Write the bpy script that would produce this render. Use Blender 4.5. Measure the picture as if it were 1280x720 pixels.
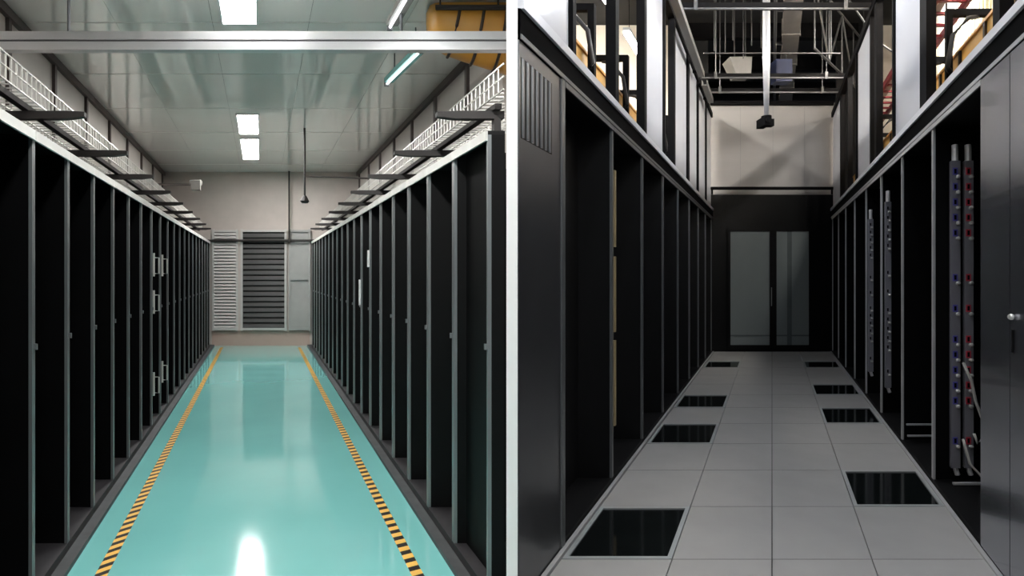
import bpy, math, random
random.seed(7)
for o in list(bpy.data.objects):
    bpy.data.objects.remove(o)
S = bpy.context.scene
COL = S.collection

# ------------------------------------------------------------------ camera
CAMZ = 1.70
F = 700.0                                   # focal length in pixels of a 1280 px wide frame
cam = bpy.data.cameras.new('camera'); cam.sensor_width = 36.0
cam.lens = F / 1280.0 * 36.0
cam.shift_y = -18.0 / 1280.0                # level camera, horizon a little above the middle
cam.clip_start = 0.05; cam.clip_end = 100
co = bpy.data.objects.new('camera', cam); COL.objects.link(co)
co.location = (0, 0, CAMZ); co.rotation_euler = (math.pi / 2, 0, 0)
S.camera = co

# ------------------------------------------------------------------ world, exposure
w = bpy.data.worlds.new('world'); S.world = w; w.use_nodes = True
w.node_tree.nodes['Background'].inputs[0].default_value = (0.80, 0.88, 1.0, 1)
w.node_tree.nodes['Background'].inputs[1].default_value = 0.07
S.view_settings.view_transform = 'Standard'
S.view_settings.look = 'None'
S.view_settings.gamma = 1.0
S.view_settings.use_curve_mapping = False
S.view_settings.exposure = 1.6
LAMP_OLD = 27.0      # emission of the flush ceiling lamps, old hall
LAMP_TUBE = 1.6     # hanging tube lamps, old hall
LAMP_ADDED = 21.0      # added lamps out of view above the aisle, new hall
LAMP_SERVICE = 80.0  # tube lamps over the service gangways, new hall

# ------------------------------------------------------------------ the two halls
# The halls share one straight rear wall; their aisles fan out from the entrance.
# (u across the aisle, v into the hall, z up); SL / SR: how far an aisle drifts sideways per metre.
SL = (326 - 640) / F
SR = (965 - 640) / F
def P(s, u, v, z=0.0):
    return (u + s * v, v, z)

# ------------------------------------------------------------------ materials
def lin(c):
    return tuple(((x / 255) / 12.92 if x / 255 <= 0.04045 else ((x / 255 + 0.055) / 1.055) ** 2.4) for x in c)
def mat(name, rgb, rough=0.5, metal=0.0, var=0.08, scale=4.0, bump=0.0, coat=0.0, spec=0.5, stretch=(1, 1, 1), emit=None, emit_strength=0, bscale=None, rvar=0.0):
    m = bpy.data.materials.new(name); m.use_nodes = True
    nt = m.node_tree; b = nt.nodes['Principled BSDF']
    c = lin(rgb)
    tc = nt.nodes.new('ShaderNodeTexCoord'); mp = nt.nodes.new('ShaderNodeMapping')
    mp.inputs['Scale'].default_value = stretch
    nt.links.new(tc.outputs['Object'], mp.inputs[0])
    n = nt.nodes.new('ShaderNodeTexNoise'); n.inputs['Scale'].default_value = scale; n.inputs['Detail'].default_value = 4
    nt.links.new(mp.outputs[0], n.inputs[0])
    r = nt.nodes.new('ShaderNodeValToRGB')
    r.color_ramp.elements[0].position = 0.3; r.color_ramp.elements[1].position = 0.7
    r.color_ramp.elements[0].color = tuple(max(0, x * (1 - var)) for x in c) + (1,)
    r.color_ramp.elements[1].color = tuple(min(1, x * (1 + var)) for x in c) + (1,)
    nt.links.new(n.outputs[0], r.inputs[0]); nt.links.new(r.outputs[0], b.inputs['Base Color'])
    b.inputs['Roughness'].default_value = rough; b.inputs['Metallic'].default_value = metal
    b.inputs['Coat Weight'].default_value = coat; b.inputs['Coat Roughness'].default_value = 0.06
    b.inputs['Specular IOR Level'].default_value = spec
    if rvar:
        mr = nt.nodes.new('ShaderNodeMapRange')
        mr.inputs['To Min'].default_value = max(0.02, rough - rvar); mr.inputs['To Max'].default_value = rough + rvar
        nt.links.new(n.outputs[0], mr.inputs[0]); nt.links.new(mr.outputs[0], b.inputs['Roughness'])
    if bump:
        n2 = nt.nodes.new('ShaderNodeTexNoise'); n2.inputs['Scale'].default_value = bscale or scale * 2; n2.inputs['Detail'].default_value = 2
        nt.links.new(mp.outputs[0], n2.inputs[0])
        bp = nt.nodes.new('ShaderNodeBump'); bp.inputs['Strength'].default_value = bump; bp.inputs['Distance'].default_value = 0.02
        nt.links.new(n2.outputs[0], bp.inputs['Height']); nt.links.new(bp.outputs[0], b.inputs['Normal'])
    if emit:
        b.inputs['Emission Color'].default_value = lin(emit) + (1,)
        b.inputs['Emission Strength'].default_value = emit_strength
    return m
def hazard(name, s, slope):
    m = mat(name, (240, 190, 90), 0.45)
    nt = m.node_tree; b = nt.nodes['Principled BSDF']
    tc = nt.nodes.new('ShaderNodeTexCoord'); sx = nt.nodes.new('ShaderNodeSeparateXYZ')
    nt.links.new(tc.outputs['Object'], sx.inputs[0])
    def mth(op, a, b_=None):
        n = nt.nodes.new('ShaderNodeMath'); n.operation = op
        for i, q in enumerate((a, b_)):
            if q is None: continue
            if isinstance(q, float): n.inputs[i].default_value = q
            else: nt.links.new(q, n.inputs[i])
        return n.outputs[0]
    u = mth('SUBTRACT', sx.outputs[0], mth('MULTIPLY', sx.outputs[1], s))
    t = mth('ADD', sx.outputs[1], mth('MULTIPLY', u, slope))
    g = mth('GREATER_THAN', mth('FRACT', mth('DIVIDE', t, 0.092)), 0.52)
    mx = nt.nodes.new('ShaderNodeMix'); mx.data_type = 'RGBA'
    nt.links.new(g, mx.inputs['Factor'])
    mx.inputs['A'].default_value = lin((238, 186, 88)) + (1,); mx.inputs['B'].default_value = lin((20, 16, 12)) + (1,)
    nt.links.new(mx.outputs['Result'], b.inputs['Base Color'])
    return m
M = {}
M['teal'] = mat('teal_floor_paint', (128, 200, 196), 0.085, var=0.04, scale=1.2, bump=0.075, bscale=2.2, coat=0.7, spec=0.8, rvar=0.03)
M['kerb'] = mat('dark_kerb', (62, 64, 66), 0.6, var=0.2, scale=9)
M['concrete'] = mat('dark_slab', (48, 48, 48), 0.8, var=0.2)
M['tape_a'] = hazard('hazard_tape_straight', SL, -0.45)
M['tape_b'] = hazard('hazard_tape_slanted', SL, -0.85)
M['ceil_panel'] = mat('glossy_ceiling_panel', (236, 236, 232), 0.10, metal=0.0, var=0.04, scale=0.8, bump=0.012, bscale=1.5, coat=0.6, spec=0.8)
M['ceil_joint'] = mat('ceiling_joint', (92, 94, 92), 0.6)
M['wall_grey'] = mat('pale_grey_wall', (186, 180, 174), 0.5, var=0.03)
M['wall_beige'] = mat('beige_grey_wall', (180, 171, 165), 0.6, var=0.04)
M['white'] = mat('white_paint', (246, 246, 246), 0.5, var=0.01)
M['cream'] = mat('cream_wall', (250, 241, 226), 0.6, var=0.03)
M['black'] = mat('black_steel', (6, 6, 7), 0.5, var=0.2, spec=0.2)
M['inner'] = mat('black_interior', (5, 5, 6), 0.6, var=0.25, spec=0.15)
M['base'] = mat('rack_base_steel', (40, 38, 41), 0.55, var=0.2, scale=10)
M['post'] = mat('grey_steel_post', (118, 122, 124), 0.35, metal=0.4, var=0.12, scale=6, stretch=(1, 1, .3))
M['header'] = mat('pale_header_strip', (206, 204, 200), 0.45, var=0.12, scale=5)
M['darkmetal'] = mat('dark_brown_steel', (38, 34, 33), 0.6, var=0.12)
M['trim'] = mat('brown_grey_trim', (76, 67, 64), 0.5, var=0.08)
M['wire'] = mat('galvanised_wire', (205, 203, 198), 0.35, metal=0.45, var=0.1)
M['alu'] = mat('brushed_aluminium', (212, 212, 214), 0.32, metal=0.55, var=0.04, stretch=(.2, 4, 4))
M['alu_dark'] = mat('aluminium_groove', (96, 96, 98), 0.5, metal=0.4)
M['orange'] = mat('amber_cable_duct', (206, 148, 58), 0.38, var=0.12, scale=3, coat=0.2)
M['amber'] = mat('yellow_fibre_duct', (214, 166, 82), 0.42, var=0.1, scale=3)
M['rib'] = mat('dark_rib', (46, 34, 22), 0.5)
M['lamp'] = mat('lamp_diffuser', (255, 255, 255), 0.4, emit=(255, 253, 250), emit_strength=LAMP_OLD)
M['tube'] = mat('tube_glow', (255, 255, 255), 0.4, emit=(246, 252, 255), emit_strength=LAMP_TUBE)
M['lamp_added'] = mat('added_lamp_glow', (255, 255, 255), 0.4, emit=(240, 246, 255), emit_strength=LAMP_ADDED)
M['lamp_srv'] = mat('service_lamp_glow', (255, 255, 255), 0.4, emit=(255, 250, 242), emit_strength=LAMP_SERVICE)
M['teal_housing'] = mat('teal_lamp_housing', (96, 142, 138), 0.4)
M['slat_light'] = mat('light_louvre', (182, 180, 178), 0.45, var=0.05)
M['slat_dark'] = mat('dark_louvre', (70, 70, 70), 0.5, var=0.08)
M['panel_grey'] = mat('flat_grey_panel', (150, 150, 148), 0.45, var=0.05)
M['skirting'] = mat('pinkish_skirting', (172, 150, 140), 0.6, var=0.05)
M['box_grey'] = mat('grey_device', (112, 110, 106), 0.45)
M['tile'] = mat('grey_floor_tile', (150, 149, 147), 0.36, var=0.05, scale=3, spec=0.45)
M['tile_trim'] = mat('tile_edge_trim', (150, 150, 150), 0.4)
M['vent_frame'] = mat('vent_frame', (160, 164, 164), 0.4, metal=0.3)
M['vent_glass'] = mat('vent_black_glass', (14, 17, 17), 0.07, var=0.2, spec=0.6)
M['up_panel'] = mat('white_upper_panel', (206, 208, 214), 0.28, var=0.03, scale=1.5, coat=0.2)
M['up_wall'] = mat('white_rear_wall', (172, 169, 166), 0.55, var=0.05, scale=1.6, stretch=(.4, 1, 2))
M['frame_dark'] = mat('charcoal_frame', (13, 12, 13), 0.75, var=0.12, spec=0.1)
M['strip'] = mat('pale_steel_strip', (226, 228, 234), 0.3, metal=0.25, var=0.05)
M['fascia'] = mat('black_fascia', (6, 6, 7), 0.8, var=0.2, spec=0.03)
M['door_grey'] = mat('satin_grey_door', (150, 153, 162), 0.24, metal=0.92, var=0.03, coat=0.3)
M['cab_grey'] = mat('graphite_cabinet', (74, 75, 78), 0.32, metal=0.75, var=0.05)
M['ceil_black'] = mat('black_ceiling', (20, 20, 21), 0.8, var=0.25, scale=2)
M['truss'] = mat('truss_steel', (66, 66, 66), 0.45, metal=0.3, var=0.1)
M['duct_grey'] = mat('duct_grey', (112, 108, 104), 0.6, var=0.1)
M['navy'] = mat('navy_box', (52, 60, 92), 0.5, var=0.1)
M['red'] = mat('maroon_ladder', (104, 24, 32), 0.45, var=0.12)
M['cable'] = mat('black_cable', (24, 22, 22), 0.5)
M['cable_w'] = mat('grey_cable', (150, 148, 144), 0.5)
M['pdu'] = mat('pdu_body', (112, 112, 119), 0.4, metal=0.0, var=0.08)
M['sock_b'] = mat('blue_socket', (74, 72, 150), 0.4)
M['sock_r'] = mat('red_socket', (170, 48, 64), 0.4)
M['knob'] = mat('silver_knob', (214, 214, 212), 0.25, metal=0.6)
M['pane'] = mat('grey_door_pane', (106, 112, 112), 0.2, var=0.06, scale=1.5, stretch=(1, 1, .3))
M['pane_dark'] = mat('grey_door_pane_dark', (80, 86, 86), 0.2, var=0.06)
M['tan'] = mat('tan_strip', (132, 116, 84), 0.5, var=0.1)
M['label'] = mat('white_label', (226, 226, 226), 0.5)

# ------------------------------------------------------------------ mesh helpers
class MB:
    def __init__(self, s=0.0): self.v = []; self.f = []; self.s = s
    def hexa(self, pts):
        i = len(self.v); self.v += pts
        for q in ((0, 3, 2, 1), (4, 5, 6, 7), (0, 1, 5, 4), (1, 2, 6, 5), (2, 3, 7, 6), (3, 0, 4, 7)):
            self.f.append([i + k for k in q])
        return self
    def box(self, u0, u1, v0, v1, z0, z1):
        u0, u1 = min(u0, u1), max(u0, u1)
        s = self.s
        return self.hexa([P(s, u0, v0, z0), P(s, u1, v0, z0), P(s, u1, v1, z0), P(s, u0, v1, z0),
                          P(s, u0, v0, z1), P(s, u1, v0, z1), P(s, u1, v1, z1), P(s, u0, v1, z1)])
    def prism(self, poly, z0, z1):                # poly in world x, y (counter-clockwise)
        i = len(self.v); n = len(poly)
        self.v += [(x, y, z0) for x, y in poly] + [(x, y, z1) for x, y in poly]
        self.f.append([i + k for k in reversed(range(n))]); self.f.append([i + n + k for k in range(n)])
        for k in range(n):
            self.f.append([i + k, i + (k + 1) % n, i + n + (k + 1) % n, i + n + k])
        return self
    def tube(self, pts, r, n=8, skew=True, caps=True):
        from mathutils import Vector
        ps = [Vector(P(self.s, *p) if skew else p) for p in pts]
        base = len(self.v)
        for j, p in enumerate(ps):
            d = (ps[min(j + 1, len(ps) - 1)] - ps[max(j - 1, 0)]).normalized()
            a = Vector((0, 0, 1)) if abs(d.z) < 0.9 else Vector((1, 0, 0))
            x = d.cross(a).normalized(); y = d.cross(x).normalized()
            rr = r[j] if isinstance(r, (list, tuple)) else r
            for k in range(n):
                t = 2 * math.pi * (k + 0.5) / n
                self.v.append(tuple(p + x * math.cos(t) * rr + y * math.sin(t) * rr))
        for j in range(len(ps) - 1):
            for k in range(n):
                a0 = base + j * n + k; a1 = base + j * n + (k + 1) % n
                self.f.append([a0, a1, a1 + n, a0 + n])
        if caps:
            self.f.append([base + k for k in reversed(range(n))])
            self.f.append([base + (len(ps) - 1) * n + k for k in range(n)])
        return self
    def mesh(self, name, m, smooth=False):
        me = bpy.data.meshes.new(name); me.from_pydata([tuple(p) for p in self.v], [], self.f)
        me.materials.append(M[m])
        import bmesh
        b = bmesh.new(); b.from_mesh(me); bmesh.ops.recalc_face_normals(b, faces=b.faces); b.to_mesh(me); b.free()
        if smooth:
            for p in me.polygons: p.use_smooth = len(p.vertices) == 4
        return me
    def build(self, name, m, parent=None, loc=(0, 0, 0), smooth=False):
        return obj(name, self.mesh(name, m, smooth), parent, loc)
def obj(name, me, parent=None, loc=(0, 0, 0)):
    o = bpy.data.objects.new(name, me); COL.objects.link(o); o.location = loc
    if parent: o.parent = parent
    return o
def tag(o, label, cat, group=None):
    o['label'] = label; o['category'] = cat
    if group: o['group'] = group
    return o
def thing(name, label, cat, loc=(0, 0, 0), group=None):
    return tag(obj(name, None, None, loc), label, cat, group)
def struct(o, label=None):
    o['kind'] = 'structure'
    if label: o['label'] = label
    return o
def bx(s, u0, u1, v0, v1, z0, z1): return MB(s).box(u0, u1, v0, v1, z0, z1)
def clip(poly, a, b, c):                          # keep a*x + b*y <= c
    out = []
    for i in range(len(poly)):
        p, q = poly[i], poly[(i + 1) % len(poly)]
        dp = a * p[0] + b * p[1] - c; dq = a * q[0] + b * q[1] - c
        if dp <= 0: out.append(p)
        if dp * dq < 0:
            t = dp / (dp - dq); out.append((p[0] + t * (q[0] - p[0]), p[1] + t * (q[1] - p[1])))
    return out
def para(s, u0, u1, v0, v1):
    return [P(s, u0, v0)[:2], P(s, u1, v0)[:2], P(s, u1, v1)[:2], P(s, u0, v1)[:2]]
ORD = ['first', 'second', 'third', 'fourth', 'fifth', 'sixth', 'seventh', 'eighth', 'ninth', 'tenth', 'eleventh', 'twelfth',
       'thirteenth', 'fourteenth', 'fifteenth', 'sixteenth', 'seventeenth', 'eighteenth', 'nineteenth', 'twentieth', 'twenty-first']

# ================================================================== OLD HALL: shell
LEND = 13.2; LCEIL = 4.09; LW = 2.30
NEAR = -1.6
struct(MB().prism([(-9.2, -1.5), (11.5, -1.5), (11.5, 17), (-9.2, 17)], -0.30, -0.06).build('floor_slab', 'concrete'), 'dark concrete slab under both halls')
fl = MB().prism(clip(para(SL, -1.09, 1.09, 0.2, LEND), 1, 0, -0.0276), -0.05, 0.0).build('floor_old_hall', 'teal'); struct(fl, 'glossy turquoise painted floor')
for sgn, nm in ((-1, 'left'), (1, 'right')):
    p = clip(para(SL, min(sgn * 1.09, sgn * 2.36), max(sgn * 1.09, sgn * 2.36), NEAR, LEND), 1, 0, -0.0276)
    struct(MB().prism(p, -0.05, 0.03).build('baseboard_' + nm, 'kerb'), 'dark kerb under the open racks beside turquoise floor')
# ceiling: dark joint sheet plus glossy panels
cp = clip(para(SL, -LW, LW, NEAR, LEND), 1, 0, -0.0276)
ceil = struct(MB().prism(cp, LCEIL + 0.03, LCEIL + 0.08).build('ceiling_old_hall', 'ceil_joint'), 'glossy pale panel ceiling')
vs = [NEAR, -0.19, 1.19, 2.57, 3.95, 5.33, 6.70, 8.10, 9.48, 10.86, 12.24, LEND]
us = [-LW + 0.92 * k for k in range(6)]
for i in range(len(vs) - 1):
    for j in range(5):
        g = 0.008; gu = 0.002
        p = clip(para(SL, us[j] + gu, us[j + 1] - gu, vs[i] + g, vs[i + 1] - g), 1, 0, -0.03)
        if len(p) >= 3: MB().prism(p, LCEIL, LCEIL + 0.03).build('ceiling_panel', 'ceil_panel', ceil)
# walls
wl = struct(MB(SL).box(-LW - 0.06, -LW, NEAR, LEND, -0.05, LCEIL + 0.08).build('wall_left', 'wall_grey'), 'pale grey side wall above the racks')
v0 = (LW + 0.06 + 0.028) / -SL
wr = struct(MB(SL).box(LW, LW + 0.06, v0, LEND, -0.05, 7.3).build('wall_right', 'wall_grey'), 'pale grey wall between the two halls')
wb = struct(MB(SL).box(-LW - 0.06, LW + 0.06, LEND, LEND + 0.1, -0.05, LCEIL + 0.08).build('wall_back_old_hall', 'wall_beige'), 'beige grey end wall with louvred openings')
obj('skirting', bx(SL, -1.15, 1.15, LEND - 0.012, LEND, 0.0, 0.36).mesh('skirting', 'skirting'), wb)
# cornice and wall strips
def wallstrips(parent, sgn, vstart, k0):
    ui = sgn * LW
    bx(SL, ui, ui - sgn * 0.05, vstart, LEND, LCEIL - 0.085, LCEIL - 0.002).build('cornice', 'trim', parent)
    k = 0
    while k0 + 1.13 * k < LEND - 0.1:
        v = k0 + 1.13 * k
        bx(SL, ui, ui - sgn * 0.035, v, v + 0.06, 1.2, LCEIL - 0.085).build('wall_strip', 'trim', parent); k += 1
wallstrips(wl, -1, 3.0, 3.91)
wallstrips(wr, 1, 6.17, 6.17)
# middle partition: its narrow front end is the white upright between the halls
struct(MB().prism([(-0.0275, 2.75), (0.0275, 2.75), (0.0275, 5.75), (-0.0275, 5.75)], -0.05, 7.3).build('wall_middle', 'white'), 'white end of the thin partition between the halls')
# cream face of the dividing wall towards the new hall
struct(MB(SL).box(LW + 0.061, LW + 0.12, 5.8, 12.4, -0.05, 7.2).build('wall_divider', 'cream'), 'cream wall behind the rack row of the new hall')

# louvred openings in the end wall
def louvre(label, u0, u1, z0, z1, n, slat, back, frame):
    t = struct(obj('window_%d' % louvre.n, None, None, P(SL, 0, LEND)), label); louvre.n += 1
    bx(SL, u0, u1, -0.05, -0.005, z0, z1).build('backing', back, t)
    fr = MB(SL)
    for a in (u0, u1): fr.box(a - 0.025, a + 0.025, -0.09, -0.002, z0 - 0.04, z1 + 0.04)
    for z in (z0, z1): fr.box(u0 + 0.025, u1 - 0.025, -0.09, -0.002, z - 0.025, z + 0.025)
    fr.build('frame', frame, t)
    h = (z1 - z0 - 0.06) / n
    s = MB(SL)
    a, b = u0 + 0.026, u1 - 0.026
    s.hexa([P(SL, a, -0.088, 0), P(SL, b, -0.088, 0), P(SL, b, -0.054, h * .62), P(SL, a, -0.054, h * .62),
            P(SL, a, -0.088, h * .16), P(SL, b, -0.088, h * .16), P(SL, b, -0.054, h * .8), P(SL, a, -0.054, h * .8)])
    me = s.mesh('slat', slat)
    for k in range(n): obj('slat', me, t, (0, 0, z0 + 0.03 + k * h))
    return t
louvre.n = 1
louvre('light grey louvred opening in the beige end wall', -1.12, -0.56, 0.40, 2.70, 30, 'slat_light', 'panel_grey', 'slat_light')
louvre('dark louvred opening in the middle of the beige end wall', -0.45, 0.58, 0.40, 2.70, 18, 'slat_dark', 'inner', 'slat_light')
louvre('plain grey slatted panel beside the dark louvres', 0.68, 1.14, 0.40, 2.70, 2, 'panel_grey', 'panel_grey', 'panel_grey')

# ================================================================== OLD HALL: racks
def make_rack_meshes(s, sgn, pitch, depth, top, post_w, base_z, header_h, post_m, header_m, base_m='base'):
    """local frame: front at u = 0, body towards sgn, near side at v = 0"""
    d = depth; B = lambda a, b, *r: bx(s, sgn * a, sgn * b, *r)
    g = 0.002
    R = []
    R.append(('base', B(0.0, d, g, pitch - g, 0.0, base_z).mesh('base', base_m)))
    R.append(('roof', B(0.0, d, g, pitch - g, top - 0.02, top).mesh('roof', 'black')))
    R.append(('back_panel', B(d - 0.012, d, g + .014, pitch - g - .014, base_z, top - 0.02).mesh('back_panel', 'inner')))
    R.append(('side_panel', B(min(0.021, d * .4), d, g, g + 0.013, base_z, top - 0.02).mesh('side_panel', 'inner')))
    R.append(('side_panel', B(min(0.021, d * .4), d, pitch - g - 0.013, pitch - g, base_z, top - 0.02).mesh('side_panel', 'inner')))
    R.append(('post', B(0.0, min(0.019, d * .4), g, g + post_w, base_z, top - 0.02).mesh('post', post_m)))
    R.append(('post', B(0.0, min(0.019, d * .4), pitch - g - post_w, pitch - g, base_z, top - 0.02).mesh('post', post_m)))
    R.append(('header', B(-0.012, 0.0, g, pitch - g, top - header_h, top).mesh('header', header_m)))
    return R
def place_rack(name, parts, loc, label, group):
    t = thing(name, label, 'rack', loc, group)
    for n, me in parts: obj(n, me, t)
    return t
LFRONT = 1.16; LP = 0.52; LTOP = 2.40; Z0 = 0.03
latch = {}
for sgn in (-1, 1):
    latch[sgn] = bx(SL, -sgn * 0.014, 0, 0.0, 0.014, 1.28, 1.31).mesh('latch', 'post')
def handle_mesh():
    m = MB(SL)
    m.tube([(0.0, 0, 0), (0.055, 0, 0), (0.055, 0, 0.17), (0.0, 0, 0.17)], 0.008, 6)
    m.tube([(0.0, 0, -0.03), (0.0, 0, 0.22)], 0.011, 6)
    return m.mesh('pull_handle', 'wire')
hm = handle_mesh()
full = {sgn: make_rack_meshes(SL, sgn, LP, 1.05, LTOP, 0.016, 0.05, 0.05, 'post', 'header') for sgn in (-1, 1)}
racks = {}
for sgn, k0, row in ((-1, -1, 'row across from the amber duct'), (1, 0, 'row under the amber duct')):
    for k in range(k0, 19):
        v = 2.86 + LP * k
        parts = full[sgn]
        if sgn == 1 and v * -SL - LFRONT - 0.04 < 1.05:
            parts = make_rack_meshes(SL, sgn, LP, max(0.05, v * -SL - LFRONT - 0.035), LTOP, 0.016, 0.05, 0.05, 'post', 'header')
        lab = 'open black rack, %s from the louvred wall, %s' % (ORD[18 - k], row)
        t = place_rack('server_rack', parts, P(SL, sgn * LFRONT, v, Z0), lab, 'open racks, ' + row)
        obj('latch', latch[sgn], t, P(SL, 0, 0.004))
        racks[(sgn, k)] = t
        if sgn == -1 and k in (6, 7):
            t['label'] = 'open black rack with metal pull handles, %s from the louvred wall' % ORD[18 - k]
            for z in (0.42, 1.30, 1.70) if k == 6 else (0.46, 1.70):
                obj('pull_handle', hm, t, P(SL, 0.012, 0.03, z - Z0))
        if sgn == 1 and k in (6, 7):
            z0, z1 = (1.74, 1.92) if k == 6 else (1.30, 1.60)
            bx(SL, -0.016, 0.0, 0.004, 0.045, z0, z1).build('paper_label', 'label', t)
            t['label'] = 'open black rack with %s white label on its post' % ('short' if k == 6 else 'long')

# cable trays over the racks
def cable_tray(sgn, vstart, label):
    t = thing('cable_tray', label, 'cable tray', P(SL, sgn * 1.5, vstart, LTOP + Z0))
    ox = t.location
    def add(mb, n, m, sm=False):
        mb.v = [(x - ox[0], y - ox[1], z - ox[2]) for x, y, z in mb.v]
        return mb.build(n, m, t, smooth=sm)
    zb, zt = 2.71, 2.85; ui, uo = 1.33, 1.76
    lim = lambda v: (v * -SL - 0.045) if sgn == 1 else 9.0
    wm = MB(SL)
    for u in [ui + (uo - ui) * k / 6 for k in range(7)]:
        vv = max(vstart, (u + 0.045) / -SL if sgn == 1 else 0)
        for z in ((zb, (zb + zt) / 2, zt) if u in (ui, uo) else (zb,)):
            wm.tube([(sgn * u, vv, z), (sgn * u, 12.7, z)], 0.0055, 4)
    v = vstart + 0.02
    while v < 12.7:
        a = min(uo, lim(v))
        if a > ui + 0.01:
            wm.tube([(sgn * ui, v, zt), (sgn * ui, v, zb)], 0.005, 4)
            wm.tube([(sgn * ui, v, zb), (sgn * a, v, zb)], 0.005, 4)
            if a == uo: wm.tube([(sgn * uo, v, zb), (sgn * uo, v, zt)], 0.005, 4)
        v += 0.066
    o = add(wm, 'wire_mesh', 'wire'); o['kind'] = 'stuff'
    for u in (1.40, 1.68):
        vv = max(vstart, (u + 0.08) / -SL if sgn == 1 else 0)
        add(MB(SL).box(sgn * (u - 0.02), sgn * (u + 0.02), vv, 12.7, 2.670, 2.703), 'rail', 'darkmetal')
    k = 0
    while 3.33 + 1.06 * k < 12.6:
        v = 3.33 + 1.06 * k
        a = min(1.76, lim(v))
        m = MB(SL); b, c, tip = sgn * 1.16, sgn * a, sgn * 1.05
        m.box(b, c, v, v + 0.045, 2.622, 2.669)
        q = [P(SL, tip, v, 2.636), P(SL, b, v, 2.622), P(SL, b, v + .045, 2.622), P(SL, tip, v + .045, 2.636),
             P(SL, tip, v, 2.664), P(SL, b, v, 2.669), P(SL, b, v + .045, 2.669), P(SL, tip, v + .045, 2.664)]
        m.hexa(q)
        add(m, 'bracket_arm', 'darkmetal')
        add(MB(SL).box(sgn * (min(a, 1.55) - .06), sgn * (min(a, 1.55) - .02), v, v + 0.04, LTOP + Z0, 2.622), 'standoff', 'darkmetal')
        k += 1
cable_tray(-1, 2.5, 'galvanised wire cable tray over the racks with pull handles')
cable_tray(1, 3.05, 'galvanised wire cable tray over the racks under the amber duct')

# hazard tapes on the floor
tag(bx(SL, 0.85, 0.92, 2.3, 12.9, 0.0, 0.002).build('floor_tape', 'tape_a'), 'yellow and black floor tape with straight bars, amber duct side', 'floor tape', 'floor tapes')
tag(bx(SL, -0.935, -0.865, 1.2, 12.9, 0.0, 0.002).build('floor_tape', 'tape_b'), 'yellow and black floor tape with slanted bars, pull handle side', 'floor tape', 'floor tapes')

# flush ceiling lamps
def flush_lamp(v0_, v1_, label):
    t = thing('ceiling_lamp', label, 'ceiling lamp', P(SL, -0.2, (v0_ + v1_) / 2, LCEIL), 'flush lamps in the pale ceiling')
    h = (v1_ - v0_) / 2
    bx(SL, -0.155, 0.155, -h + .02, h - .02, -0.022, -0.001).build('diffuser', 'lamp', t)
    fr = MB(SL)
    for a in (-0.175, 0.155): fr.box(a, a + 0.02, -h, h, -0.028, 0)
    for a in (-h, h - 0.02): fr.box(-0.155, 0.155, a, a + 0.02, -0.028, 0)
    fr.build('frame', 'alu', t)
flush_lamp(9.85, 11.6, 'long white flush ceiling lamp closest to the louvred wall')
flush_lamp(8.35, 9.5, 'white flush ceiling lamp just before the longest one')
flush_lamp(4.1, 5.32, 'white flush ceiling lamp above the double aluminium rail')
flush_lamp(-1.1, 0.1, 'added unseen white flush ceiling lamp at the very front of the old hall')  # added lamp behind the camera, brightens the white partition end
flush_lamp(1.3, 2.5, 'added unseen white flush ceiling lamp over the entrance of the old hall')  # extra lamp out of view, put in to light the near end

# double aluminium rail across the hall
t = thing('ceiling_rail', 'pale double aluminium rail spanning the old hall under the ceiling', 'rail', (-2.16, 4.55, 3.58))
xl = -LW + SL * 4.55 + 0.03
for z in (-0.075, 0.008):
    m = MB(); a, b = xl + 2.16, -0.03 + 2.16
    m.prism([(a, -0.035), (b, -0.035), (b, 0.035), (a, 0.035)], z, z + 0.067); m.build('rail_tube', 'alu', t)
MB().prism([(xl + 2.16, -0.025), (2.13, -0.025), (2.13, 0.03), (xl + 2.16, 0.03)], -0.008, 0.008).build('groove', 'alu_dark', t)
for x in (-3.6, -0.9):
    MB().tube([(x + 2.16, 0, 0.075), (x + 2.16, 0, LCEIL - 3.58)], 0.012, 8, skew=False).build('hanger_rod', 'alu_dark', t)

# hanging tube lamps
def tube_lamp(u, va, vb, z, yaw, label, housing):
    t = thing('tube_lamp', label, 'tube lamp', P(SL, u, (va + vb) / 2, z), 'hanging tube lamps')
    h = (vb - va) / 2
    s = SL + yaw
    bx(s, -0.05, 0.05, -h, h, 0.03, 0.085).build('housing', housing, t)
    MB(s).tube([(-0.025, -h + .03, 0.012), (-0.025, h - .03, 0.012)], 0.011, 8).build('tube', 'tube', t)
    for v in (-h, h - 0.02): bx(s, -0.045, 0.0, v, v + 0.02, -0.01, 0.03).build('end_cap', 'alu_dark', t)
    for v in (-h * .6, h * .6):
        MB(s).tube([(0, v, 0.085), (0, v, LCEIL - z)], 0.006, 6).build('hanger_rod', 'alu_dark', t)
tube_lamp(1.13, 3.85, 4.78, 3.78, -0.02, 'white hanging tube lamp above the double rail', 'box_grey')
tube_lamp(1.47, 5.25, 6.2, 3.78, -0.12, 'teal hanging tube lamp below the double rail', 'teal_housing')

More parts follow.
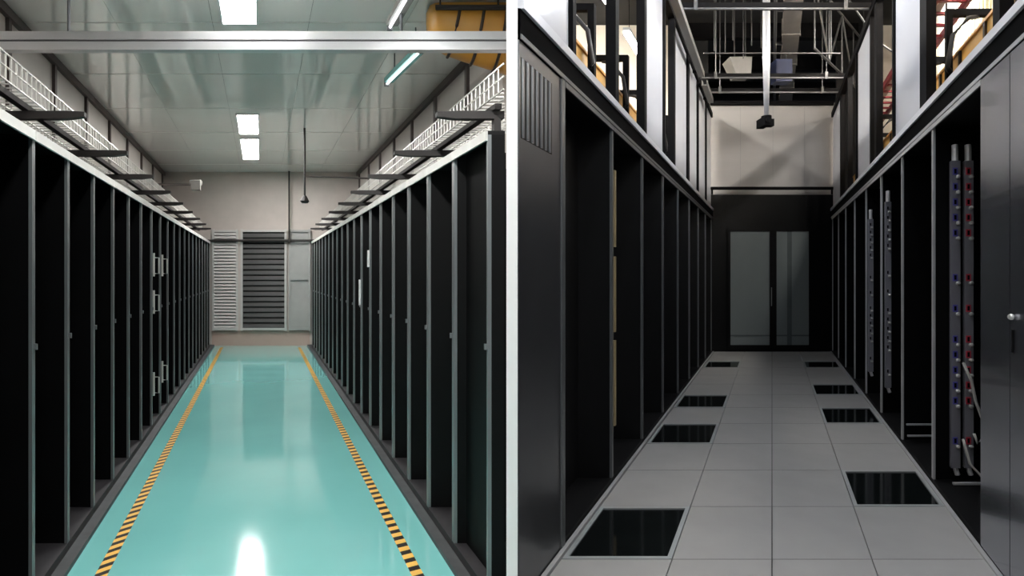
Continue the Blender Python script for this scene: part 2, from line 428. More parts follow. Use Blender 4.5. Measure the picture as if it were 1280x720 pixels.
# amber cable duct: a rounded trough under the ceiling
def amber_duct():
    t = thing('cable_duct', 'glossy amber ribbed cable duct under the ceiling behind the double rail', 'cable duct', (-0.42, 5.12, 3.6))
    n, mth = 14, 18
    V, Fc = [], []
    for i in range(n + 1):
        f = i / n
        x = -0.36 + 0.74 * f
        rr = 1.0 if f > 0.22 else math.sqrt(max(0.02, 1 - ((0.22 - f) / 0.22) ** 2))
        bot = 0.19 - 0.27 * f ** 0.8
        top = LCEIL - 3.6 - 0.03
        for ring in (1.0, 0.93):
            for k in range(mth + 1):
                a = math.pi * k / mth
                y = -math.cos(a) * 0.25 * rr * ring
                z = top - (top - bot) * (math.sin(a) ** 0.7) * (0.55 + 0.45 * rr) * ring
                V.append((x, y, z))
    w_ = 2 * (mth + 1)
    for i in range(n):
        for k in range(mth):
            a = i * w_ + k; Fc.append([a, a + 1, a + 1 + w_, a + w_])
            c = a + mth + 1; Fc.append([c, c + w_, c + 1 + w_, c + 1])
        for k in (0, mth):
            a = i * w_ + k; Fc.append([a, a + w_, a + w_ + mth + 1, a + mth + 1])
    for i in (0, n):
        for k in range(mth):
            a = i * w_ + k; Fc.append([a, a + mth + 1, a + mth + 2, a + 1])
    m = MB(); m.v = V; m.f = Fc; m.build('trough', 'orange', t, smooth=True)
    for x in (-0.13, 0.08, 0.28):
        f = (x + 0.36) / 0.74; bot = 0.19 - 0.27 * f ** 0.8; top = LCEIL - 3.6 - 0.03
        pts = []
        for k in range(0, 10):
            a = math.pi * (k + 0.3) / 18
            pts.append((x + 0.10 - 0.016 * k, -math.cos(a) * 0.256, top - (top - bot) * math.sin(a) ** 0.7 * 1.01))
        MB().tube(pts, 0.014, 6, skew=False).build('rib', 'rib', t)
    MB().tube([(-0.24, -0.28, 0.40), (0.385, -0.28, 0.40)], 0.022, 8, skew=False).build('support_bar', 'darkmetal', t)
    for x in (-0.2, 0.3):
        MB().tube([(x, -0.28, 0.41), (x, -0.28, LCEIL - 3.6)], 0.008, 6, skew=False).build('hanger_rod', 'darkmetal', t)
amber_duct()

# pipes and detectors near the end wall
t = thing('pipe', 'dark horizontal pipe across the louvred end wall', 'pipe', P(SL, 0, 13.05, 2.47))
MB(SL).tube([(-1.7, 0, 0), (1.7, 0, 0)], 0.028, 8).build('pipe_run', 'darkmetal', t)
for u in (-1.3, 0.66, 1.3): bx(SL, u - .02, u + .02, -0.03, 0.149, -0.05, 0.05).build('pipe_clamp', 'darkmetal', t)
tag(MB(SL).tube([(0, 0, 0), (0, 0, LCEIL - 2.50)], 0.018, 8).build('pipe', 'darkmetal', None, P(SL, 0.66, 13.05, 2.50)), 'thin dark vertical pipe from ceiling to the horizontal pipe', 'pipe')
t = thing('detector', 'grey box detector on a long wall arm over the racks with pull handles', 'detector', P(SL, -1.157, 10.0, 3.27))
bx(SL, -0.08, 0.08, -0.08, 0.08, -0.08, 0.08).build('case', 'box_grey', t)
MB(SL).tube([(-0.085, -0.02, 0.05), (0.085, -0.02, 0.05)], 0.055, 8).build('hood', 'box_grey', t)
MB(SL).tube([(-0.075, 0, 0.02), (-LW + 1.157, 0, 0.03)], 0.018, 8).build('arm', 'trim', t)
t = thing('detector', 'small dark detector hanging on a rod from the pale ceiling', 'detector', P(SL, 0.72, 9.2, 2.92))
MB(SL).tube([(0, 0, 0.06), (0, 0, LCEIL - 2.92)], 0.016, 8).build('rod', 'darkmetal', t)
MB(SL).tube([(0, 0, -0.06), (0, 0, -0.03), (0, 0, 0.0), (0, 0, 0.06)], [0.05, 0.075, 0.06, 0.03], 10).build('sensor_head', 'darkmetal', t)
MB(SL).tube([(0, 0, 0.38), (LW - 0.72, 0.3, 0.38)], 0.015, 8).build('side_arm', 'trim', t)

# ================================================================== NEW HALL: shell
REND = 12.2; RCEIL = 7.2; RF = 1.30
struct(MB().prism([(-3.6, NEAR), (10.6, NEAR), (10.6, 17), (-5.6, 17)], RCEIL, RCEIL + 0.1).build('ceiling', 'ceil_black'), 'black open ceiling of the new hall')
struct(MB(SR).box(2.75, 2.81, 1.5, 12.4, -0.05, RCEIL).build('wall_side', 'cream'), 'cream side wall behind the tall rack row')
# rear walls
struct(MB(SR).box(-2.3, -1.42, 12.4, 12.5, -0.05, RCEIL).build('wall_rear_dark_left', 'ceil_black'), 'dark rear wall strip behind the louvred cabinet row')
struct(MB(SR).box(1.42, 2.3, 12.4, 12.5, -0.05, RCEIL).build('wall_rear_dark_right', 'ceil_black'), 'dark rear wall strip behind the satin grey cabinet row')
struct(MB(SR).box(-9.0, -2.3, 12.4, 12.5, -0.05, RCEIL).build('wall_rear_left', 'cream'), 'cream rear wall of the service gangway')
struct(MB(SR).box(2.3, 2.81, 12.4, 12.5, -0.05, RCEIL).build('wall_rear_right', 'cream'), 'cream rear wall beside the tall rack row')
up = struct(MB(SR).box(-1.42, 1.42, 12.4, 12.5, 3.40, 5.48).build('wall_rear', 'up_wall'), 'off-white upper rear wall over the black door wall')
for u in (-0.70, 0.02, 0.72): bx(SR, u - .004, u + .004, 12.395, 12.4, 3.7, 5.4).build('joint', 'panel_grey', up)
bx(SR, -1.36, 1.36, 12.30, 12.40, 5.42, 5.50).build('cap_rail', 'frame_dark', up)
struct(MB(SR).box(-1.42, 1.42, REND, REND + 0.08, -0.05, 3.42).build('wall_doors', 'black'), 'black wall with glazed double door')
struct(MB(SR).box(-3.0, 3.0, 16.9, 17, 3.0, RCEIL).build('wall_far', 'ceil_black'), 'black far wall above the rear wall')
t = thing('handrail', 'dark rail running across the upper rear wall', 'rail', P(SR, 0, REND - 0.05, 3.55))
MB(SR).tube([(-1.4, 0, 0), (1.4, 0, 0)], 0.035, 8).build('rail_tube', 'frame_dark', t)
for u in (-1.3, 1.3): bx(SR, u - .02, u + .02, -0.02, 0.03, -0.13, 0).build('bracket', 'frame_dark', t)
d = struct(obj('door_1', None, None, P(SR, 0, REND)), 'black framed glazed double door')
fr = MB(SR)
for u in (-0.96, -0.05, 0.80): fr.box(u, u + 0.06 if u != -0.05 else 0.10, -0.05, -0.002, 0.05, 2.72)
for z in (0.05, 2.62): fr.box(-0.90, -0.05, -0.05, -0.002, z, z + 0.1); fr.box(0.10, 0.80, -0.05, -0.002, z, z + 0.1)
fr.build('door_frame', 'black', d)
bx(SR, -0.90, -0.05, -0.03, -0.003, 0.15, 2.62).build('pane', 'pane', d)
bx(SR, 0.10, 0.33, -0.03, -0.003, 0.15, 2.62).build('pane', 'pane', d)
bx(SR, 0.33, 0.43, -0.03, -0.003, 0.15, 2.62).build('mullion', 'pane_dark', d)
bx(SR, 0.43, 0.80, -0.03, -0.003, 0.15, 2.62).build('pane', 'pane', d)
bx(SR, -0.90, -0.05, -0.04, -0.031, 0.34, 0.37).build('kick_rail', 'pane_dark', d)
bx(SR, 0.10, 0.80, -0.04, -0.031, 0.34, 0.37).build('kick_rail', 'pane_dark', d)
bx(SR, -0.02, 0.0, -0.09, -0.051, 1.0, 1.4).build('door_handle', 'post', d)

# raised floor: tiles are single pieces, dark glazed vents are lifted in
fn = struct(MB().prism(clip(para(SR, -1.30, 1.30, 0.2, REND), -1, 0, -0.0285), -0.055, -0.045).build('floor_new_hall', 'concrete'), 'raised floor of large grey tiles')
cols = [(-1.255, -0.595), (-0.595, 0.0), (0.0, 0.595), (0.595, 1.265)]
RV0, RDV = 3.333, 0.755
VENTS = {(0, 0): 'dark glazed floor panel in front of the louvred corner cabinet',
         (3, 1): 'dark glazed floor panel at the foot of the red and blue socket strips',
         (0, 3): 'dark glazed floor panel, second in its column from the louvred corner cabinet',
         (3, 4): 'dark glazed floor panel, second in its column from the satin grey cabinet door',
         (0, 5): 'dark glazed floor panel, third from the louvred corner cabinet',
         (3, 6): 'dark glazed floor panel, third in its column from the satin grey cabinet door',
         (0, 9): 'dark glazed floor panel nearest the glazed door, louvred cabinet side',
         (3, 9): 'dark glazed floor panel nearest the glazed door, socket strip side'}
tile_me = {}
for j, (a, b) in enumerate(cols):
    for k in range(-4, 12):
        va, vb = RV0 + RDV * k, min(RV0 + RDV * (k + 1), REND - 0.002)
        g = 0.003
        if (j, k) in VENTS:
            t = thing('floor_vent', VENTS[(j, k)], 'floor vent', P(SR, (a + b) / 2, (va + vb) / 2, -0.045), 'dark glazed floor panels')
            hw, hv, e = (b - a) / 2 - g, (vb - va) / 2 - g, 0.03
            fr = MB(SR)
            fr.box(-hw, -hw + e, -hv, hv, 0, 0.047); fr.box(hw - e, hw, -hv, hv, 0, 0.047)
            fr.box(-hw + e, hw - e, -hv, -hv + e, 0, 0.047); fr.box(-hw + e, hw - e, hv - e, hv, 0, 0.047)
            fr.build('frame', 'vent_frame', t)
            bx(SR, -hw + e, hw - e, -hv + e, hv - e, 0.0, 0.038).build('glass_panel', 'vent_glass', t)
            continue
        pl = para(SR, a + g, b - g, va + g, vb - g)
        if k <= 0 or vb == REND - 0.002:
            pl = clip(pl, -1, 0, -0.03)
            if len(pl) >= 3: MB().prism(pl, -0.045, 0.0).build('floor_tile', 'tile', fn)
        else:
            if j not in tile_me:
                tile_me[j] = MB().prism(para(SR, a + g, b - g, g, RDV - g), -0.045, 0.0).mesh('floor_tile', 'tile')
            obj('floor_tile', tile_me[j], fn, P(SR, 0, va))
for sgn, nm in ((-1, 1), (1, 2)):
    p = clip(para(SR, min(sgn * 1.262, sgn * 1.292), max(sgn * 1.262, sgn * 1.292), 2.0, REND - .01), -1, 0, -0.03)
    struct(MB().prism(p, -0.045, 0.012).build('trim_%d' % nm, 'tile_trim'), 'pale metal edge trim of the raised floor')
    p = clip(para(SR, min(sgn * 1.30, sgn * 2.75), max(sgn * 1.30, sgn * 2.75), 1.6, REND), -1, 0, -0.0285)
    if sgn == -1: p = clip(para(SR, -2.6, -1.30, 1.6, REND), -1, 0, -0.0285)
    struct(MB().prism(p, -0.05, 0.0).build('floor_under_racks_%d' % nm, 'concrete'), 'dark floor under the closed rack rows')

# ================================================================== NEW HALL: racks
RTOP = 2.90
def rrow(sgn, n, vstart, pitch, fullmeshes, post_m, header_m, row):
    out = []
    for k in range(n):
        v = vstart + pitch * k
        parts = fullmeshes
        if sgn == -1 and v * SR - RF - 0.035 < 0.95:
            parts = make_rack_meshes(SR, sgn, pitch, v * SR - RF - 0.035, RTOP, 0.02, 0.04, 0.035, post_m, header_m, 'inner')
        out.append(place_rack('server_rack', parts, P(SR, sgn * RF, v, 0.0),
                   'tall black rack, %s from the glazed door, %s' % (ORD[n - 1 - k], row), 'tall racks, ' + row))
    return out
M['post_dim'] = mat('dim_steel_post', (84, 86, 88), 0.4, metal=0.4, var=0.1)  # shaded copy of the post steel, dimness set in its colour
M['post_lit'] = mat('lit_steel_post', (176, 176, 178), 0.4, metal=0.3, var=0.08)  # lit copy of the same steel, brightness set in its colour
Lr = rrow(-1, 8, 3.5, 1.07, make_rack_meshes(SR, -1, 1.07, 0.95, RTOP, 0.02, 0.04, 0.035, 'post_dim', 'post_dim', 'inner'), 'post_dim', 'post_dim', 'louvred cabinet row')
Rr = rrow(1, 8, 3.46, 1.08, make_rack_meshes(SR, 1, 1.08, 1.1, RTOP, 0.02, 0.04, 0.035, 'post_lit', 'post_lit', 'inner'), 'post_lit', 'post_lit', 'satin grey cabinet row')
# tan strips inside the second rack of the louvred row
for z0, z1 in ((0.45, 1.15), (1.22, 1.84), (1.92, 2.55)):
    bx(SR, -0.02, 0.012, 0.024, 0.06, z0, z1).build('cable_strip', 'tan', Lr[1])

# louvred corner cabinet beside the partition (wedge shaped)
a = P(SR, -RF, 2.87); b = P(SR, -RF, 3.495)
ox, oy = b[0], b[1]
t = thing('cabinet', 'graphite corner cabinet with upright louvres beside the white partition', 'cabinet', (ox, oy, 0))
MB().prism([(0.0285 - ox, a[1] - oy), (a[0] + 0.003 - ox, a[1] - oy), (0, 0), (0.0285 - ox, 0)], 0.0, RTOP).build('body', 'cab_grey', t)
def front(v, du): q = P(SR, -RF + du, v); return (q[0] - ox, q[1] - oy)
def fbox(va, vb, z0, z1, d0, d1, n, m):
    return MB().prism([front(va, d0), front(va, d1), front(vb, d1), front(vb, d0)], z0, z1).build(n, m, t)
fbox(2.89, 3.30, 2.40, 2.82, 0.0005, 0.003, 'louvre_recess', 'inner')
for k in range(7):
    vv = 2.89 + 0.41 * k / 7
    fbox(vv + 0.012, vv + 0.026, 2.405, 2.815, 0.003, 0.012, 'slat', 'cab_grey')
fbox(3.44, 3.49, 0.0, RTOP, 0.0005, 0.012, 'edge_post', 'post_dim')
# satin grey cabinet at the end of the tall row
t = thing('cabinet', 'satin grey end cabinet with round knob beside the red and blue socket strips', 'cabinet', P(SR, RF, 2.2, 0))
bx(SR, 0.0, 1.1, 0, 1.255, 0.0, RTOP).build('body', 'cab_grey', t)
dd = bx(SR, -0.015, -0.0005, 0.83, 1.25, 0.03, RTOP - 0.01).build('door', 'door_grey', t)
dd = bx(SR, -0.015, -0.0005, 0.02, 0.822, 0.03, RTOP - 0.01).build('door', 'door_grey', t)
MB(SR).tube([(-0.015, 0.775, 1.47), (-0.03, 0.775, 1.47), (-0.04, 0.775, 1.47)], [0.010, 0.018, 0.012], 10).build('knob', 'knob', dd, smooth=True)
bx(SR, -0.022, -0.0155, 0.765, 0.79, 1.28, 1.40).build('lock_plate', 'black', dd)

# socket strips (vertical power strips) on the far side panels of some racks
def pdu(rack, u, z0, z1, dv, sock, label):
    t = obj('socket_strip', None, rack, P(SR, u, dv - 0.06, 0)); t['label'] = label
    bx(SR, -0.036, 0.036, 0, 0.05, z0, z1).build('strip_body', 'pdu', t)
    MB(SR).tube([(0.0, 0.025, z1), (0.0, 0.025, z1 + 0.10), (0.0, 0.03, z1 + 0.13)], 0.022, 8).build('plug', 'post_lit', t)
    MB(SR).tube([(0.0, 0.025, z0), (0.02, 0.02, z0 - 0.06)], 0.018, 8).build('plug', 'post_lit', t)
    me = bx(SR, -0.026, 0.012, -0.008, 0.0, -0.028, 0.028).mesh('socket', sock)
    me2 = bx(SR, -0.016, 0.002, -0.0095, -0.008, -0.018, 0.018).mesh('socket_hole', 'inner')
    kn = MB(SR).tube([(0.012, 0, 0), (0.012, -0.018, 0), (0.012, -0.028, 0)], [0.016, 0.017, 0.008], 8).mesh('lock_knob', 'knob')
    L_ = z1 - z0
    for f in [0.965, 0.915, 0.865, 0.815, 0.765, 0.62, 0.52, 0.42, 0.37, 0.32, 0.27, 0.22, 0.09]:
        so = obj('socket', me, t, (0, 0, z0 + f * L_)); obj('lock_knob', kn, so, (0, 0, -0.045)); obj('socket_hole', me2, so)
r0 = Rr[0]
pdu(r0, 0.165, 0.15, 2.60, 1.08 - 0.02, 'sock_b', 'grey socket strip with blue sockets')
pdu(r0, 0.27, 0.15, 2.60, 1.08 - 0.02, 'sock_r', 'grey socket strip with red sockets')
pdu(Rr[2], 0.075, 0.35, 2.55, 1.06, 'pdu', 'grey socket strip'); 
pdu(Rr[3], 0.06, 0.35, 2.45, 1.06, 'pdu', 'grey socket strip')
r0['label'] = 'tall black open rack with red and blue socket strips'
Rr[2]['label'] = 'tall black rack with grey socket strip, sixth from the glazed door'
Rr[3]['label'] = 'tall black rack with grey socket strip, fifth from the glazed door'
MB(SR).tube([(0.20, 0.93, 1.00), (0.26, 0.92, 0.86), (0.29, 0.91, 0.70), (0.345, 0.90, 0.55), (0.345, 0.90, 0.42), (0.30, 0.90, 0.38), (0.28, 0.92, 0.45)], 0.011, 6).build('loop_cable', 'cable_w', r0, smooth=True)
MB(SR).tube([(0.20, 0.94, 0.40), (0.24, 0.90, 0.22), (0.32, 0.84, 0.13), (0.42, 0.78, 0.12)], 0.010, 6).build('loop_cable', 'cable_w', r0, smooth=True)
bx(SR, 0.12, 0.5, 0.92, 0.95, 0.045, 0.06).build('floor_rail', 'post_lit', r0)
bx(SR, 0.03, 0.35, 0.95, 0.97, 0.10, 0.115).build('floor_rail', 'post_lit', Rr[1])
bx(SR, 0.03, 0.35, 0.99, 1.01, 0.20, 0.215).build('floor_rail', 'post_lit', Rr[1])

# fascia over each rack row with a pale strip on top
for sgn, nm, v0 in ((-1, 'louvred cabinet row', 2.87), (1, 'satin grey cabinet row', 2.2)):
    t = thing('fascia', 'black fascia with pale steel strip over the %s' % nm, 'fascia', P(SR, sgn * RF, 6.0, RTOP))
    def cl(u0, u1, va, vb, z0, z1, n, m):
        p = para(SR, min(sgn * u0, sgn * u1) + sgn * RF, max(sgn * u0, sgn * u1) + sgn * RF, va, vb)
        p = clip(p, -1, 0, -0.0285); c = t.location
        return MB().prism([(x - c[0], y - c[1]) for x, y in p], z0, z1).build(n, m, t)
    cl(-0.01, 0.11, v0, REND - .01, 0.002, 0.16, 'fascia_board', 'fascia')
    st = cl(-0.03, 0.11, v0 - .02 * (sgn == 1), REND - .01, 0.16, 0.215, 'top_strip', 'strip')
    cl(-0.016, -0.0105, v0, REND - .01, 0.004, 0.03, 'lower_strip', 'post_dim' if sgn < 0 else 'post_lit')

# upper walls: white panels, dark posts and open bays
UZ0, UZ1 = RTOP + 0.219, 5.10
def upper(sgn, nm, panels, posts, vstart, label):
    root = struct(obj('wall_upper_' + nm, None, None, P(SR, sgn * RF, 6.0, UZ0)), label)
    off = P(SR, 0, -6.0)
    def add(u0, u1, va, vb, z0, z1, n, m):
        return bx(SR, sgn * u0, sgn * u1, va, vb, z0 - UZ0, z1 - UZ0).build(n, m, root, (off[0], off[1], 0))
    for va, vb in panels: add(0.03, 0.06, va + 0.006, vb - 0.006, UZ0, UZ1, 'wall_panel', 'up_panel')
    for va, vb in posts: add(0.0, 0.085, va, vb, UZ0, UZ1, 'post', 'frame_dark')
    add(-0.01, 0.09, vstart, REND, UZ1, UZ1 + 0.10, 'top_rail', 'frame_dark')
upper(-1, 'left', [(2.92, 3.66), (5.82, 6.80), (7.55, 8.68), (8.84, 9.86), (9.98, 11.1), (11.2, REND)],
      [(3.66, 3.72), (4.66, 4.76), (5.72, 5.82), (6.80, 6.86), (7.45, 7.55), (8.68, 8.84), (9.86, 9.98), (11.1, 11.2)], 3.0, 'white upper wall with open bays over the louvred cabinet row')
upper(1, 'right', [(4.93, 6.02), (7.46, 8.66), (10.72, REND)],
      [(2.2, 2.3), (3.20, 3.28), (4.72, 4.93), (6.02, 6.07), (6.98, 7.12), (7.38, 7.46), (8.66, 8.76), (9.6, 9.7), (10.6, 10.72)], 2.0, 'white upper wall with open bays over the satin grey cabinet row')

# support frames, ducts, ladder behind the open bays
def sframe(sgn, v, label):
    t = thing('support_frame', label, 'frame', P(SR, sgn * 1.62, v, RTOP + 0.002), 'support frames over the tall racks')
    h = 4.10 - RTOP
    for a in (0.0, 0.50): bx(SR, sgn * a, sgn * (a + 0.06), 0, 0.06, 0, h).build('upright', 'frame_dark', t)
    for z in (0.58, h): bx(SR, sgn * 0.0, sgn * 0.56, 0, 0.06, z, z + 0.06).build('crossbar', 'frame_dark', t)
    MB(SR).tube([(sgn * 0.30, 0.03, h), (sgn * 0.20, 0.0, h - 0.03), (sgn * 0.05, -0.03, h - 0.2), (sgn * 0.0, -0.03, h - 0.5), (sgn * 0.03, -0.025, 0.66)], 0.022, 6).build('hanging_cable', 'cable', t, smooth=True)
for k, v in enumerate((5.1, 6.3, 7.5, 8.7, 9.9)):
    sframe(-1, v, 'dark support frame over the louvred cabinet row, %s from the rear wall' % ORD[4 - k])
for k, v in enumerate((4.05, 5.2, 6.35, 7.5, 8.65, 9.8)):
    sframe(1, v, 'dark support frame over the satin grey cabinets, %s from the rear wall' % ORD[5 - k])
def fduct(sgn, v0, label):
    t = thing('fibre_duct', label, 'cable duct', P(SR, sgn * 1.88, v0, 3.545))
    L_ = 11.9 - v0
    bx(SR, -0.15, 0.15, 0, L_, 0.0, 0.02).build('duct_floor', 'amber', t)
    for a in (-0.15, 0.13): bx(SR, a, a + 0.02, 0, L_, 0.02, 0.20).build('duct_side', 'amber', t)
    for a in (-0.17, 0.15): bx(SR, a, a + 0.02, 0, L_, 0.185, 0.21).build('rim', 'orange', t); bx(SR, a, a + 0.02, 0, L_, 0.0, 0.03).build('rim', 'orange', t)
    n = int(L_ / 0.6)
    for k in range(n): bx(SR, -0.172, -0.15, 0.3 + 0.6 * k, 0.34 + 0.6 * k, 0.03, 0.185).build('joint_clip', 'rib', t)
    bd = MB(SR)
    for k in range(5):
        u = -0.09 + 0.045 * k
        bd.tube([(u, 0.05, 0.06), (u, L_ - .05, 0.06)], 0.03, 6)
    bd.build('cable_bundle', 'orange', t)
fduct(-1, 4.55, 'amber fibre duct behind the open bays of the louvred cabinet row')
fduct(1, 2.4, 'amber fibre duct behind the open bays of the satin grey cabinet row')
t = thing('cable_ladder', 'maroon cable ladder hung above the amber duct', 'cable ladder', P(SR, 2.0, 4.2, 4.70))
for a in (-0.2, 0.16): bx(SR, a, a + 0.04, 0, 7.6, 0, 0.09).build('stringer', 'red', t)
me = bx(SR, -0.16, 0.16, 0, 0.04, 0.02, 0.05).mesh('rung', 'red')
for k in range(24): obj('rung', me, t, P(SR, 0, 0.15 + 0.31 * k))
bx(SR, -0.12, -0.04, 0, 7.6, 0.051, 0.10).build('cable_bundle', 'cable_w', t)
for v in (0.6, 2.8, 5.0, 7.2): MB(SR).tube([(0.18, v, 0.09), (0.18, v, RCEIL - 4.70)], 0.010, 6).build('hanger_rod', 'frame_dark', t)

# slack cables hanging down the cream wall behind the open bays
cc = MB(SR)
for k in range(46):
    v = 5.4 + 4.6 * random.random(); z0 = 3.2 + 0.8 * random.random(); z1 = 5.9 - 0.7 * random.random()
    d = random.uniform(-.06, .06)
    cc.tube([(2.72, v, z1), (2.71, v + d, (z0 + z1) / 2), (2.72, v + d * 1.4, z0)], 0.008, 5)
M['pale_cable'] = mat('pale_cable', (176, 170, 136), 0.5, var=0.2)
cco = tag(cc.build('wall_cables', 'pale_cable'), 'many thin pale cables hanging down the cream side wall', 'cables'); cco['kind'] = 'stuff'

# service lamps above the gangways behind the racks, added unseen lamps to brighten the aisle
def lamp(s, u, v0, L_, z, m, label, grp):
    t = thing('linear_lamp', label, 'lamp', P(s, u, v0, z), grp)
    bx(s, -0.06, 0.06, 0, L_, 0.05, 0.11).build('housing', 'alu', t)
    bx(s, -0.05, 0.05, 0.02, L_ - .02, 0.0, 0.05).build('diffuser', m, t)
    for v in (0.2, L_ - 0.2): MB(s).tube([(0, v, 0.11), (0, v, RCEIL - z)], 0.006, 6).build('hanger_rod', 'frame_dark', t)
lamp(SR, -2.55, 7.4, 1.5, 5.9, 'lamp_srv', 'warm linear lamp over the louvred row gangway, further from rear wall', 'service lamps')
lamp(SR, -2.55, 9.8, 1.5, 5.9, 'lamp_srv', 'warm linear lamp over the louvred row gangway, closer to rear wall', 'service lamps')
lamp(SR, 2.3, 4.2, 1.5, 5.9, 'lamp_srv', 'warm linear lamp over the satin grey row, further from rear wall', 'service lamps')
lamp(SR, 2.3, 7.4, 1.5, 5.9, 'lamp_srv', 'warm linear lamp over the satin grey row, closer to rear wall', 'service lamps')
for u, side in ((-0.75, 'louvred cabinet row'), (0.75, 'satin grey cabinet row')):
    lamp(SR, u, 2.2, 1.6, 5.6, 'lamp_added', 'added unseen cool linear lamp over the aisle entrance, %s side' % side, 'added aisle lamps')
    lamp(SR, u, 5.2, 1.6, 5.6, 'lamp_added', 'added unseen cool linear lamp over the middle of the aisle, %s side' % side, 'added aisle lamps')

# open ceiling: cross bars, truss, ducts, camera pole
for k, (v, z, nm) in enumerate(((7.35, 5.06, 'closest to the entrance'), (9.95, 5.06, 'between the two others'), (10.75, 5.06, 'closest to the rear wall'))):
    t = thing('cross_bar', 'dark cross bar with pale edge between the upper walls, %s' % nm, 'cross bar', P(SR, 0, v, z), 'cross bars under the black ceiling')
    bx(SR, -RF - .03, RF + .03, 0, 0.07, 0.141, 0.20).build('bar', 'frame_dark', t)
    bx(SR, -RF + .02, RF - .02, 0.01, 0.05, 0.115, 0.141).build('pale_edge', 'truss', t)
    for u in (-1.0, 0.97):
        MB(SR).tube([(u, 0.03, 0.20), (u, 0.03, RCEIL - z)], 0.010, 6).build('hanger_rod', 'truss', t)
        bx(SR, u - 0.025, u + 0.025, -0.012, 0.0, 0.10, 0.23).build('clamp', 'truss', t)
t = thing('lattice_truss', 'grey steel lattice truss under the black ceiling', 'truss', P(SR, 1.15, 9.2, 5.4))
for z in (0.0, 1.1): MB(SR).tube([(-0.45, 0, z), (0.75, 2.4, z)], 0.02, 6).build('chord', 'truss', t)
for k in range(5):
    f = k / 4
    MB(SR).tube([(-0.45 + 1.2 * f, 2.4 * f, 0.0), (-0.45 + 1.2 * f, 2.4 * f, 1.1)], 0.014, 6).build('upright', 'truss', t)
    if k < 4:
        g_ = (k + 1) / 4
        za, zb = (0, 1.1) if k % 2 else (1.1, 0)
        MB(SR).tube([(-0.45 + 1.2 * f, 2.4 * f, za), (-0.45 + 1.2 * g_, 2.4 * g_, zb)], 0.016, 6).build('diagonal', 'truss', t)
MB(SR).tube([(-0.1, 0, 1.1), (0.6, 0.0, 0.1), (0.9, 0, -0.1)], 0.016, 6).build('diagonal', 'truss', t)
for u in (-0.45, 0.75): MB(SR).tube([(u, (u + .45) * 2, 1.1), (u, (u + .45) * 2, RCEIL - 5.4)], 0.014, 6).build('hanger', 'truss', t)
t = thing('air_duct', 'brownish grey square duct under the black ceiling beside the camera pole', 'duct', P(SR, 0.36, 8.6, 6.2))
bx(SR, -0.16, 0.16, 0, 7.5, 0, 0.26).build('duct_body', 'duct_grey', t)
for k in range(5): bx(SR, -0.18, 0.18, 0.4 + 1.5 * k, 0.46 + 1.5 * k, -0.02, 0.28).build('flange', 'duct_grey', t); MB(SR).tube([(0.17, .43 + 1.5 * k, .28), (0.17, .43 + 1.5 * k, 1.0)], .01, 6).build('hanger_rod', 'truss', t)
MB(SR).tube([(-0.30, 0, 0.0), (-0.30, 7.4, 0.0)], 0.03, 8).build('conduit', 'truss', t)
for k in range(5): bx(SR, -0.32, -0.16, 1.0 + 1.4 * k, 1.04 + 1.4 * k, 0.0, 0.04).build('conduit_clip', 'truss', t)
t = thing('hanging_box', 'pale grey tapered box hung under the black ceiling', 'box', P(SR, -0.63, 11.2, 5.62))
m = MB(); m.hexa([(-0.12, -0.1, 0), (0.17, -0.1, 0), (0.17, 0.2, 0), (-0.12, 0.2, 0), (-0.27, -0.15, .36), (0.17, -0.15, .36), (0.17, 0.25, .36), (-0.27, 0.25, .36)]); m.build('shell', 'box_grey', t)
for x in (-0.1, 0.12): MB().tube([(x, 0.05, 0.36), (x, 0.05, RCEIL - 5.62)], 0.012, 6, skew=False).build('hanger_rod', 'truss', t)
t = thing('junction_box', 'navy blue box hung beside the square duct', 'box', P(SR, 0.17, 11.5, 5.62))
MB().prism([(-0.13, -0.1), (0.2, -0.1), (0.2, 0.15), (-0.13, 0.15)], 0, 0.45).build('case', 'navy', t)
MB().prism([(-0.11, -0.11), (0.18, -0.11), (0.18, -0.1), (-0.11, -0.1)], 0.03, 0.42).build('cover', 'navy', t)
MB().tube([(0.13, 0.03, 0.45), (0.13, 0.03, 0.578)], 0.014, 6, skew=False).build('hanger_rod', 'truss', t)
for k, (v, z, lab) in enumerate(((9.0, 5.24, 'thin pale pipe across the new hall under the ceiling'),)):
    t = thing('pipe', lab, 'pipe', P(SR, 0, v, z))
    MB(SR).tube([(-1.1, 0, 0), (1.1, 0, 0)], 0.012, 6).build('pipe_run', 'truss', t)
    for u in (-0.9, -0.1, 0.95): MB(SR).tube([(u, 0, 0.01), (u, 0, RCEIL - z)], 0.008, 6).build('hanger_rod', 'truss', t)
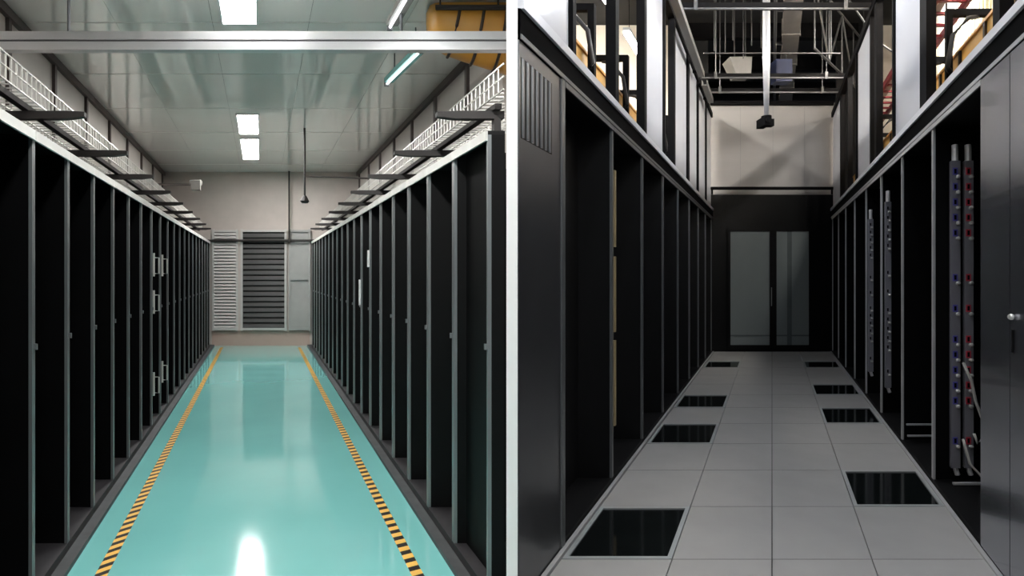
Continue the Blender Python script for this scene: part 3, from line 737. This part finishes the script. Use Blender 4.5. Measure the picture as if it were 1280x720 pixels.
for k in range(5):
    v = 8.5 + 1.9 * k
    t = thing('roof_beam', 'dark roof beam under the black ceiling, %s from the entrance' % ORD[k], 'beam', P(SR, 0, v, 6.85), 'dark roof beams')
    bx(SR, -1.9, 1.9, -0.08, 0.08, 0.0, 0.03).build('flange', 'frame_dark', t)
    bx(SR, -1.9, 1.9, -0.015, 0.015, 0.03, 0.35).build('web', 'frame_dark', t)
for k in range(6):
    u = -1.05 + 0.17 * k
    tag(MB(SR).tube([(0, 0, 0), (0, 0, RCEIL - 5.75 - 0.1 * (k % 3))], 0.010, 6).build('drop_rod', 'truss', None, P(SR, u, 10.2 + 0.35 * (k % 2), 5.75 + 0.1 * (k % 3))),
        'thin steel drop rod under the black ceiling, %s counted from the upper louvred row wall' % ORD[k], 'rod', 'drop rods under the black ceiling')
t = thing('camera_pole', 'pale ceiling pole with black surveillance camera over the new aisle', 'camera', P(SR, -0.08, 8.0, 3.75))
MB().tube([(0, 0, 0.20), (0, 0, 1.0), (0, 0, RCEIL - 3.75)], [0.032, 0.05, 0.05], 12, skew=False).build('pole', 'alu', t, smooth=True)
MB().tube([(0, 0, 0.16), (0, 0, 0.20)], 0.07, 12, skew=False).build('mount', 'frame_dark', t)
MB().prism([(-0.10, -0.16), (0.0, -0.16), (0.0, 0.10), (-0.10, 0.10)], 0.04, 0.16).build('camera_body', 'frame_dark', t)
MB().prism([(0.0, -0.05), (0.09, -0.05), (0.09, 0.05), (0.0, 0.05)], 0.05, 0.15).build('bracket', 'frame_dark', t)
MB().tube([(-0.05, -0.16, 0.10), (-0.05, -0.19, 0.10)], 0.035, 10, skew=False).build('lens', 'inner', t)

# pale lamp trough along the upper wall of the louvred row
for va, vb, lab in ((6.2, 9.3, 'long pale steel trough beside the upper rail'), (9.7, 10.7, 'short pale steel trough beside the upper rail near the rear wall')):
    t = thing('steel_trough', lab, 'trough', P(SR, -1.17, va, 4.96), 'pale steel troughs')
    bx(SR, -0.05, 0.05, 0, vb - va, 0.0, 0.02).build('trough_floor', 'box_grey', t)
    for a in (-0.05, 0.035): bx(SR, a, a + .015, 0, vb - va, 0.02, 0.09).build('trough_side', 'box_grey', t)
    for v in (0.1, vb - va - 0.14): bx(SR, -0.13, -0.05, v, v + .04, 0.03, 0.07).build('bracket', 'frame_dark', t)
